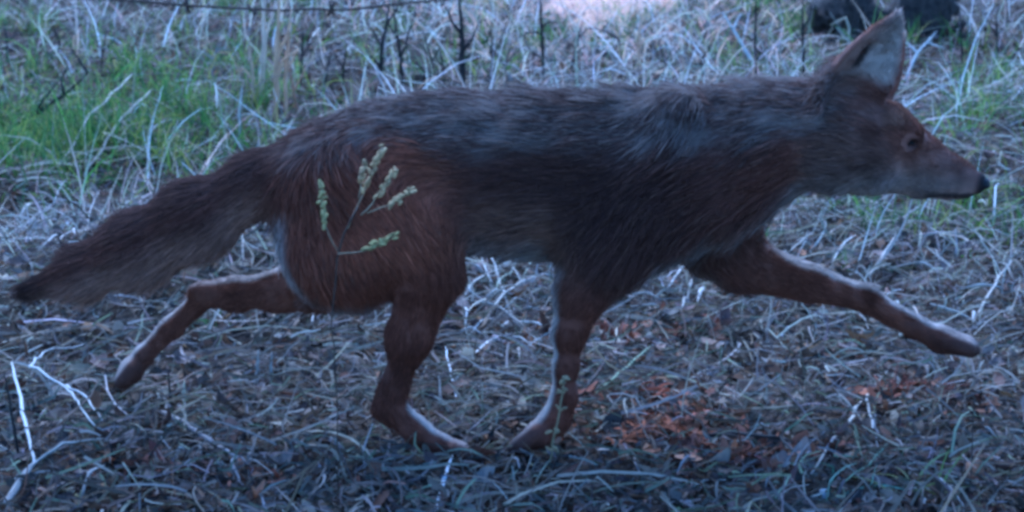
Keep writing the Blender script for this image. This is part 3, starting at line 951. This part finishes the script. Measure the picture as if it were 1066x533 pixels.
stalk('forked_twig', 'bright bleached forked twig lying broken at the lower left', 'twig', [(37,500,.02),(26,455,.05),(14,421,.07),(33,420,.06)], 4.5, (.46,.43,.38), 'lie',
      twigs=[[(33,420,.06),(71,434,.05),(95,459,.03),(112,462,.02)], [(33,420,.06),(51,395,.05),(88,378,.03)], [(71,434,.05),(92,440,.04),(108,452,.02)]])
stalk('curved_root', 'grey curved root with hooked end left of the hind foot', 'root', [(150,424,.01),(180,448,.02),(212,470,.025),(243,488,.02),(272,499,.01)], 7, (.24,.21,.19), 'lie',
      twigs=[[(246,490,.02),(242,502,.03),(252,516,.015)]])
stalk('dark_twig', 'thin dark twig bending down to the white pebble at bottom right', 'twig', [(704,467,.01),(760,470,.03),(812,477,.03),(835,500,.03),(853,523,.01)], 4, DARKC, 'lie',
      twigs=[[(760,470,.03),(775,460,.03),(790,458,.02)]])

STAND = [
 ('dry_twig', 'thin dark stem standing at the left edge beside the forked twig', 'twig', [(21,480),(12,430),(4,386)], 4, DARKC, ()),
 ('dry_twig', 'short dark stem below the right end of the forked twig', 'twig', [(123,493),(118,475),(113,458)], 4, DARKC, ()),
 ('dry_twig', 'short black peg right of the lifted hind paw', 'twig', [(178,437),(177,410),(175,384)], 4.5, DARKC, ()),
 ('dry_twig', 'short straw-coloured peg beside the black one by the lifted paw', 'twig', [(190,422),(191,408),(192,396)], 5, (.55,.47,.30), ()),
 ('dry_twig', 'pale grey stub below the raised hind leg, left of two', 'twig', [(266,409),(268,386),(269,364)], 5, GREYC, ()),
 ('dry_twig', 'pale grey stub below the raised hind leg, right of two', 'twig', [(281,405),(282,385),(283,366)], 5, GREYC, ()),
 ('dry_twig', 'pale upright stub standing over the root of the tail', 'twig', [(249,146),(249,120),(252,90)], 6, WHITEC, ()),
 ('dry_twig', 'slim pale stub left of the brighter one over the tail root', 'twig', [(236,152),(231,125),(228,97)], 4.5, PALEC, ()),
 ('tall_stalk', 'tall pale stalk reaching the top edge at upper left', 'stalk', [(271,112),(274,60),(276,-12)], 12, (.56,.42,.29), [[(275,40),(283,20),(287,2)]]),
 ('tall_stalk', 'tall tan stalk just right of the pale one at upper left', 'stalk', [(287,128),(288,70),(291,-10)], 13, (.46,.28,.15), [[(288,60),(298,40),(303,25)], [(288,85),(295,62),(310,52)]]),
 ('tall_stalk', 'slim tan stalk leaning between the tall pair and the reddish one', 'stalk', [(298,128),(297,80),(303,10)], 9, (.44,.27,.15), [[(298,75),(306,60),(311,50)]]),
 ('tall_stalk', 'tan stalk rising left of the tall pale stalk', 'stalk', [(262,118),(264,85),(260,48)], 8, (.44,.30,.18), [[(264,85),(256,74),(252,70)]]),
 ('tall_stalk', 'tan stalk standing before the pink sunlit patch', 'stalk', [(668,80),(664,50),(668,12)], 8, (.46,.28,.16), [[(665,50),(672,40),(678,38)]]),
 ('tall_stalk', 'short reddish tan stalk behind the rump', 'stalk', [(311,122),(306,95),(300,62)], 7, (.30,.17,.10), [[(306,95),(314,80),(318,70)]]),
 ('dead_weed', 'dark crooked twig in the green grass at far left', 'weed', [(13,142),(38,118),(66,100),(91,76)], 9, DARKC, [[(36,119),(48,100),(62,84)], [(91,76),(82,62),(74,50)], [(66,100),(64,82),(70,70)]]),
 ('dead_weed', 'slender dark weed left of the forked ones behind the back', 'weed', [(313,92),(314,60),(316,32)], 6, DARKC, [[(314,60),(322,48),(326,38)]]),
 ('dead_weed', 'dark stem between the rump stalks and the forked weeds', 'weed', [(356,96),(358,70),(361,45)], 6, DARKC, [[(358,72),(350,60),(346,50)]]),
 ('dead_weed', 'dark forked weed behind the back, left of the close pair', 'weed', [(395,98),(397,55),(405,8),(406,-6)], 8, DARKC, [[(398,50),(388,32),(378,18)], [(402,25),(412,12),(416,0)], [(396,70),(386,58),(384,50)]]),
 ('dead_weed', 'dark forked weed behind the back, right of the close pair', 'weed', [(420,95),(417,60),(411,20),(410,5)], 8, DARKC, [[(417,62),(424,40),(432,12)], [(414,40),(406,28),(402,18)]]),
 ('dead_weed', 'thickest dark stem behind the middle of the back', 'weed', [(482,95),(481,50),(478,-8)], 12, DARKC, [[(481,55),(492,40),(498,25)], [(480,35),(470,22),(466,10)], [(481,70),(488,58),(494,54)]]),
 ('dead_weed', 'low dark broken twigs at the foot of the thick stem', 'weed', [(440,94),(441,82),(445,70)], 7, DARKC, [[(441,82),(452,76),(462,78)], [(443,76),(436,68),(432,64)]]),
 ('dead_weed', 'straight dark stem with knotted side twig, top centre', 'weed', [(566,88),(565,50),(562,-8)], 7, DARKC, [[(565,35),(552,33),(538,40)], [(565,60),(553,55),(547,45)], [(564,28),(572,22),(580,24)]]),
 ('dead_weed', 'reddish brown twiggy weed below the pink sunlit patch', 'weed', [(592,78),(598,55),(607,20)], 6, (.08,.05,.04), [[(599,50),(588,42),(580,40)], [(603,38),(612,30),(622,30)], [(597,58),(606,50),(610,48)]]),
 ('dead_weed', 'brown arching twig beneath the pink sunlit patch', 'weed', [(648,72),(644,40),(632,33),(614,28)], 6, (.07,.045,.04), [[(640,36),(632,40),(622,38)]]),
 ('tall_stalk', 'short yellow tan stalk right of the pink sunlit patch', 'stalk', [(646,72),(645,50),(643,24)], 6, (.42,.29,.14), [[(645,50),(652,40),(656,36)]]),
 ('dead_weed', 'thin dark weed behind the neck, left of two', 'weed', [(787,96),(786,50),(787,-6)], 6, DARKC, [[(786,45),(778,38),(772,36)], [(786,65),(794,55),(797,52)]]),
 ('dead_weed', 'thin dark weed behind the neck, right of two beside the log', 'weed', [(837,92),(836,50),(836,-6)], 6.5, DARKC, [[(836,45),(828,34),(824,30)], [(836,30),(842,20),(846,16)]]),
 ('tall_stalk', 'bleached stalk leaning left behind the neck', 'stalk', [(788,72),(772,45),(753,14)], 8, (.55,.52,.47), [[(764,30),(768,20),(772,14)]]),
 ('tall_stalk', 'white stalk leaning over the rotten log behind the ear', 'stalk', [(940,84),(955,55),(975,32)], 6, (.6,.57,.52), [[(955,55),(945,45),(938,44)], [(965,44),(976,48),(984,50)]]),
 ('tall_stalk', 'pale curved stalk standing in front of the log left end', 'stalk', [(884,50),(884,28),(880,18),(864,26)], 6, (.42,.36,.24), ()),
 ('dead_weed', 'dark stem standing in the green grass right of the log', 'weed', [(1002,70),(1001,35),(998,2)], 5, DARKC, [[(1001,40),(1008,30),(1012,24)]]),
 ('dead_weed', 'grey twiggy weed at the upper left corner', 'weed', [(8,70),(7,45),(5,25)], 6, (.05,.04,.035), [[(7,45),(16,36),(24,34)], [(7,52),(-2,44),(-6,40)]]),
 ('dead_weed', 'tangled brown weed left of the wire knot', 'weed', [(140,72),(138,50),(150,30)], 6, (.16,.10,.06), [[(138,50),(128,40),(120,38)], [(142,40),(132,28),(130,20)], [(146,34),(158,30),(166,34)]]),
 ('dead_weed', 'blue grey weed standing right of the wire knot', 'weed', [(222,80),(222,60),(228,45)], 5, (.2,.19,.18), [[(222,62),(212,54),(206,54)], [(224,55),(232,50),(240,52)]]),
]
for i, (px, py, h, lab) in enumerate([
    (445, 92, 62, 'thin dark weed between the forked pair and the thickest stem'), (462, 92, 45, 'short dark weed touching the left of the thickest stem'),
    (508, 92, 70, 'dark crooked weed just right of the thickest stem'), (530, 90, 48, 'small dark weed between the thickest stem and the knotted stem'),
    (338, 98, 52, 'small dark weed above the coyote rump'), (690, 84, 40, 'low dark weed right of the yellow tan stalk'),
    (735, 86, 50, 'low brown weed left of the leaning bleached stalk'), (60, 60, 42, 'brown weed in the upper left beyond the crooked twig'),
    (105, 75, 45, 'dark brown weed beyond the green patch at upper left'), (1040, 60, 50, 'brown weed at the right edge beyond the muzzle')]):
    rr_ = random.Random(900 + i); jx = lambda a: rr_.uniform(-a, a)
    mid = (px + jx(5), py - h * .45)
    STAND.append(('dead_weed', lab, 'weed', [(px, py), mid, (px + jx(10), py - h)], rr_.uniform(4, 6), (.035, .026, .022),
                  [[mid, (mid[0] + sx * rr_.uniform(6, 11), mid[1] - h * rr_.uniform(.15, .3)), (mid[0] + sx * rr_.uniform(9, 18), mid[1] - h * rr_.uniform(.35, .5))] for sx in (-1, 1)]))
for nm, lab, cat, pts, rm, col, tw in STAND:
    rm = rm * (1.1 if nm == 'dead_weed' else 1)
    stalk(nm, lab, cat, pts, rm, col, 'stand', twigs=tw, group={'dry_twig': 'short broken stems', 'dead_weed': 'dead weeds standing behind the coyote', 'tall_stalk': 'tall dry stalks behind the coyote'}[nm])

# the seed sprig in front of the haunch
def seeds(pts_axis, n, size, col, sd, up=.6):
    r = np.random.default_rng(sd)
    pa = np.asarray(pts_axis); out = []
    for i in range(n):
        t = (i + .5) / n * (len(pa) - 1); k = int(min(t, len(pa) - 2)); p = pa[k] + (pa[k+1] - pa[k]) * (t - k)
        p = p + r.normal(0, size * .45, 3)
        d = norm(pa[k+1] - pa[k]); d = norm(d + r.normal(0, .5, 3))
        sz = size * r.uniform(.7, 1.3)
        V, F = ball((0, 0, 0), sz * .5, sz * .5, sz * 1.15, 6, 4)
        z = d; x_ = norm(np.cross(z, (0.2, 1, 0.1))); y_ = np.cross(z, x_)
        V = V[:, :1] * x_ + V[:, 1:2] * y_ + V[:, 2:3] * z + p
        out.append((V, F, np.tile(np.array(col) * r.uniform(.6, 1.3), (len(V), 1))))
    return merge(out)

YS = -.20
base = np.array(at(352, 478, YS)); base[2] = terrain(base[0], base[1]) - .005
sprig = empty('seed_sprig', base)
tag(sprig, 'pale seed-headed weed sprig standing in front of the coyote haunch', 'plant')
A = lambda q: np.array(at(q[0], q[1], YS + (q[2] if len(q) > 2 else 0)))
stem = [base, A((350, 400)), A((346, 330)), A((352, 262)), A((362, 238)), A((372, 215))]
V, F, C = tube(wiggle(stem, 22, .0008, 3), (.0009, .0013), 6, (.045, .03, .02), .1, 3)
mesh_obj('stem', V, F, M_STALK, sprig, C)
SH = [([(362,238),(374,212),(386,180),(399,152)], 12, (.42,.29,.13)), ([(374,208),(376,190),(380,168)], 7, (.38,.26,.12)),
      ([(376,224),(396,200),(413,176)], 10, (.42,.29,.13)), ([(382,222),(404,214),(430,196)], 11, (.42,.30,.14)),
      ([(352,262),(344,250),(338,232),(334,190)], 10, (.33,.27,.10)), ([(352,264),(372,263),(390,256),(412,244)], 9, (.30,.25,.09))]
for i, (q, n_, col) in enumerate(SH):
    ax_ = np.array([A((*p, .006 * math.sin(i * 2.1 + k))) for k, p in enumerate(q)])
    V, F, C = tube(wiggle(ax_, 8, .0006, 30 + i), (.0011, .0007), 5, (.22, .16, .09), .1, 30 + i)
    b = mesh_obj('branch', V, F, M_STALK, sprig, C)
    top = wiggle(ax_, 8, .0006, 30 + i)[3:]
    V, F, C = seeds(top, n_ + 14, .0044, np.array(col) * .85, 60 + i)
    mesh_obj('seed_head', V, F, M_STALK, sprig, C)

# jointed seed stalk before the forefoot
base = np.array(on_ground(571, 492)); YF = base[1]
js = empty('jointed_stalk', base)
tag(js, 'small jointed greenish seed stalk standing before the front paw', 'plant')
A2 = lambda px, py: np.array(at(px, py, YF))
pts = [base - np.array((0, 0, .005)), A2(574, 470), A2(580, 440), A2(585, 415), A2(588, 393)]
V, F, C = tube(wiggle(pts, 14, .0006, 5), (.0016, .001), 6, (.20, .16, .08), .1, 5); mesh_obj('stem', V, F, M_STALK, js, C)
for i, q in enumerate([(587,397),(585,408),(582,425),(577,450),(574,468)]):
    p = A2(*q)
    V, F, C = seeds(np.array([p + (-.007, 0, 0), p + (.007, 0, .002)]), 5, .0042, (.24, .18, .09), 80 + i)
    mesh_obj('seed_cluster', V, F, M_STALK, js, C)

# rusty dead fern frond right of the forefoot
def frond(name, label, pts, n, ln, col, sd):
    r = np.random.default_rng(sd)
    P = path(pts, 'lie'); root = empty(name, P[0])
    W = wiggle(P, 14, .002, sd)
    V, F, C = tube(W, (.0018, .0008), 5, np.array(col) * .6, .1, sd); mesh_obj('stem', V, F, M_STALK, root, C)
    t = r.uniform(0, 1, n); k = np.minimum((t * 13).astype(int), 12)
    p = W[k] + (W[k+1] - W[k]) * ((t * 13) % 1)[:, None]
    dr = norm(W[k+1] - W[k]); sgn = r.choice([-1, 1], n)
    d = norm(dr * .6 + np.stack([-dr[:, 1], dr[:, 0], 0 * t], -1) * sgn[:, None] + r.normal(0, .25, (n, 3)) + np.array((0, 0, .2)))
    cols = np.clip(np.array(col) * np.exp(r.normal(0, .3, (n, 1))), .01, .9)
    V, F, C = ribbons(p, d, ln * r.uniform(.4, 1.1, n), r.uniform(.0025, .005, n), r.uniform(.3, 1.2, n), r.uniform(.2, .9, n), cols, 3, .3, sd)
    V = keep_above(V, .004).reshape(n, -1, 3); C = C.reshape(n, -1, 3); f1 = F[:3]
    for i in range(n): mesh_obj('leaflet', V[i], f1, M_LEAF, root, C[i])
    return tag(root, label, 'fern')
frond('dead_fern', 'rust orange dead fern frond right of the front paw', [(640,478,.02),(665,466,.03),(700,462,.03),(735,470,.02)], 60, .05, (.22,.075,.032), 301)
frond('dead_fern', 'small rusty fern tip above the orange frond', [(672,412,.02),(688,424,.03),(704,434,.02)], 30, .03, (.28,.085,.04), 302)
frond('dead_fern', 'dull red brown dead fern under the raised front paw', [(915,420,.015),(945,412,.02),(985,416,.015)], 60, .05, (.13,.045,.025), 303)
frond('dead_fern', 'dull brown dead fern at the bottom right of centre', [(740,492,.015),(780,488,.02),(830,492,.015)], 50, .05, (.15,.06,.03), 304)

r = np.random.default_rng(611)
xs, ys = [], []
for (px, py, sx, sy, n_) in ((690,455,.07,.045,420), (665,425,.05,.03,120), (775,490,.08,.03,120), (950,420,.06,.025,90), (830,440,.12,.06,40), (640,360,.08,.05,120), (200,500,.09,.04,120)):
    c = on_ground(px, py); xs.append(c[0] + r.normal(0, sx, n_)); ys.append(c[1] + r.normal(0, sy, n_))
x = np.concatenate(xs); y = np.concatenate(ys); n = len(x)
V, F, C = leaves(np.stack([x, y, terrain(x, y) + r.uniform(.004, .026, n)], -1), r.gamma(3., .006, n).clip(.006, .04), pick([(.17,.072,.04), (.12,.052,.034), (.22,.088,.045), (.09,.045,.03), (.18,.09,.05)], n, r, .3), 612, .6)
tag(mesh_obj('rusty_litter', keep_above(V, .002), F, M_LEAF, None, C), 'dull rust red leaf crumbs scattered on the ground right of the front paw', 'leaf litter', kind='stuff')

# white pebble, green blades beside it
p = on_ground(858, 518, .006)
V, F = ball(p, .0075, .0065, .008, 12, 8)
V += .0012 * vnoise(V, 300, 4)[:, None] * norm(V - p)
tag(mesh_obj('pebble', V, F, M_STONE, None), 'small white pebble near the bottom edge right of centre', 'pebble')
def tuft(name, label, px, py, n, lm, spread, lean, cols_, sd, w=(.003, .006)):
    r = np.random.default_rng(sd); c = on_ground(px, py)
    x = c[0] + r.normal(0, spread, n); y = c[1] + r.normal(0, spread, n)
    d = norm(np.stack([r.normal(lean, .5, n), r.normal(0, .3, n), np.ones(n) * .8], -1))
    V, F, C = ribbons(np.stack([x, y, terrain(x, y)], -1), d, lm * r.uniform(.5, 1.1, n), r.uniform(*w, n), r.uniform(.5, 1.8, n), r.uniform(.1, .4, n), pick(cols_, n, r, .2), 5, .15, sd)
    root = empty(name, c); tag(root, label, 'grass', 'small grass tufts')
    V = keep_above(V, .003).reshape(n, -1, 3); C = C.reshape(n, -1, 3); f1 = F[:5]
    for i in range(n): mesh_obj('blade', V[i], f1, M_GREEN, root, C[i])
tuft('grass_tuft', 'teal green blades arching right from the white pebble', 872, 524, 7, .12, .01, .9, [(.12,.20,.13), (.2,.28,.2)], 401)
tuft('grass_tuft', 'yellow green grass tuft near the lower right corner', 968, 520, 14, .09, .02, 0, [(.18,.20,.06), (.25,.24,.10), (.12,.16,.05)], 402)
tuft('grass_tuft', 'dry curled grass tuft under the raised front paw', 1000, 395, 22, .06, .03, 0, [(.38,.34,.27), (.3,.26,.2)], 403)
tuft('grass_tuft', 'pale dry tuft between the hind foot and forefoot', 480, 432, 16, .06, .02, 0, [(.35,.32,.27), (.28,.25,.2)], 404)
tuft('grass_tuft', 'grey dry tuft hanging on the mound behind the tail', 60, 252, 30, .13, .05, -.3, [(.36,.33,.29), (.28,.25,.21)], 405)
tuft('grass_tuft', 'green sprouts under the reaching hind leg', 215, 335, 14, .05, .03, 0, [(.07,.14,.03), (.12,.18,.06)], 406)
tuft('grass_tuft', 'green shoot in front of the chest bend', 876, 280, 8, .06, .01, 0, [(.12,.16,.06), (.16,.2,.08)], 407)
tuft('grass_tuft', 'small dry tuft at the lower middle edge under the front paw', 545, 520, 16, .05, .02, 0, [(.26,.25,.2), (.2,.2,.15)], 408)
tuft('grass_tuft', 'yellowish dry tuft below the lower left twig', 62, 520, 14, .05, .02, .3, [(.3,.28,.15), (.25,.22,.16)], 409)

# bleached grass, warm light round the sunlit patch painted in as pink
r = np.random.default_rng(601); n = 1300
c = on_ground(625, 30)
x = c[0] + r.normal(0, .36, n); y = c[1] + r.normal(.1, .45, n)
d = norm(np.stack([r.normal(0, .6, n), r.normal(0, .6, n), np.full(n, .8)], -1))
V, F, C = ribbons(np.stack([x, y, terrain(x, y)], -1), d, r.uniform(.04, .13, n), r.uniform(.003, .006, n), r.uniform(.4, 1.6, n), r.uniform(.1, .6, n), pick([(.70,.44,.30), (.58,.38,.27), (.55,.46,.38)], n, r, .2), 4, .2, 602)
tag(mesh_obj('pink_lit_grass', keep_above(V, .003), F, M_DEAD, None, C), 'bleached grass with warm pink light painted in around the sunlit patch at the top', 'dry grass', kind='stuff')

# rotten log behind the ear
a0, a1 = on_ground(842, 42), on_ground(996, 34)
a0[2] += .055; a1[2] += .06
n = 40; pts = np.linspace(a0, a1, n)
pts[:, 2] += .012 * np.sin(np.linspace(0, 9, n)); pts[:, 1] += .015 * np.sin(np.linspace(1, 7, n))
V, F, C = tube(pts, (.025, .085, .11, .075, .06, .10, .115, .08, .02), 22, (.02, .017, .015), .09, 9)
V = V + norm(np.array((0, -.3, .9))) * (.030 * vnoise(V, 38, 12) + .012 * vnoise(V, 120, 13))[:, None]
log = empty('rotten_log', a0 - np.array((0, 0, .035)))
tag(log, 'dark rotten log lying in the grass behind the coyote ear', 'log')
mesh_obj('log_body', V, F, M_BARK, log)
for i, (p0, p1) in enumerate([((858,36),(846,4)), ((975,28),(992,-4)), ((948,30),(938,0)), ((868,34),(880,6)), ((990,34),(1006,22))]):
    q0 = np.array(at(*p0, a0[1])); q1 = np.array(at(*p1, a0[1] - .05))
    V, F, C = tube(wiggle([q0, q1], 8, .006, 50 + i), (.022, .010), 9, (.02, .017, .015), .15, 50 + i)
    mesh_obj('branch_stub', V, F, M_BARK, log)

# raised ground at the top, sunlight on it put into a pale pink colour
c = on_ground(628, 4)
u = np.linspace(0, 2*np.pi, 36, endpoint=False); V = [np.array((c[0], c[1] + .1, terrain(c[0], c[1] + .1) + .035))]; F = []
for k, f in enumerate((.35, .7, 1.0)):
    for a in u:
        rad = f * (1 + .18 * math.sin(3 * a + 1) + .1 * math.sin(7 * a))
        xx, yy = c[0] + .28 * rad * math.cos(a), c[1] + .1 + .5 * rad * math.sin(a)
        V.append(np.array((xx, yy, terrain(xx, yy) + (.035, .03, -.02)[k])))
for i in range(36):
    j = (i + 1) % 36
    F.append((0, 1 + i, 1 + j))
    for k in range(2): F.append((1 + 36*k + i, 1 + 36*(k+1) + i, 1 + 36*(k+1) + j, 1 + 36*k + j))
tag(mesh_obj('sunlit_patch', np.array(V), F, M_PINK, None), 'patch of ground at the top edge with sunlight painted in as pale pink', 'sand', kind='structure')

# barbed wire sagging across the upper left
wp = [np.array(at(px, py, 2.0)) for px, py in ((-900,-60), (-300,-22), (115,-1), (195,5), (275,11), (360,9), (520,-6), (1100,-70))]
wr = empty('barbed_wire', wp[0]); tag(wr, 'dark strand of barbed wire sagging across the upper left corner', 'wire')
V, F, C = tube(wiggle(wp, 60, .002, 2), .0034, 6, DARKC, .05, 2); mesh_obj('strand', V, F, M_WIRE, wr)
for i, (px, py) in enumerate([(195,5), (262,10), (345,9)]):
    p = np.array(at(px, py, 2.0)); out = []
    for k in range(3):
        d = norm(np.array((random.uniform(-.6, .6), random.uniform(-.6, .6), random.uniform(-1, 1))))
        out.append(tube([p - d * .02, p, p + d * .02], (.002, .004, .002), 5, DARKC, .1, k))
    V, F, C = merge(out); mesh_obj('barb', V, F, M_WIRE, wr)
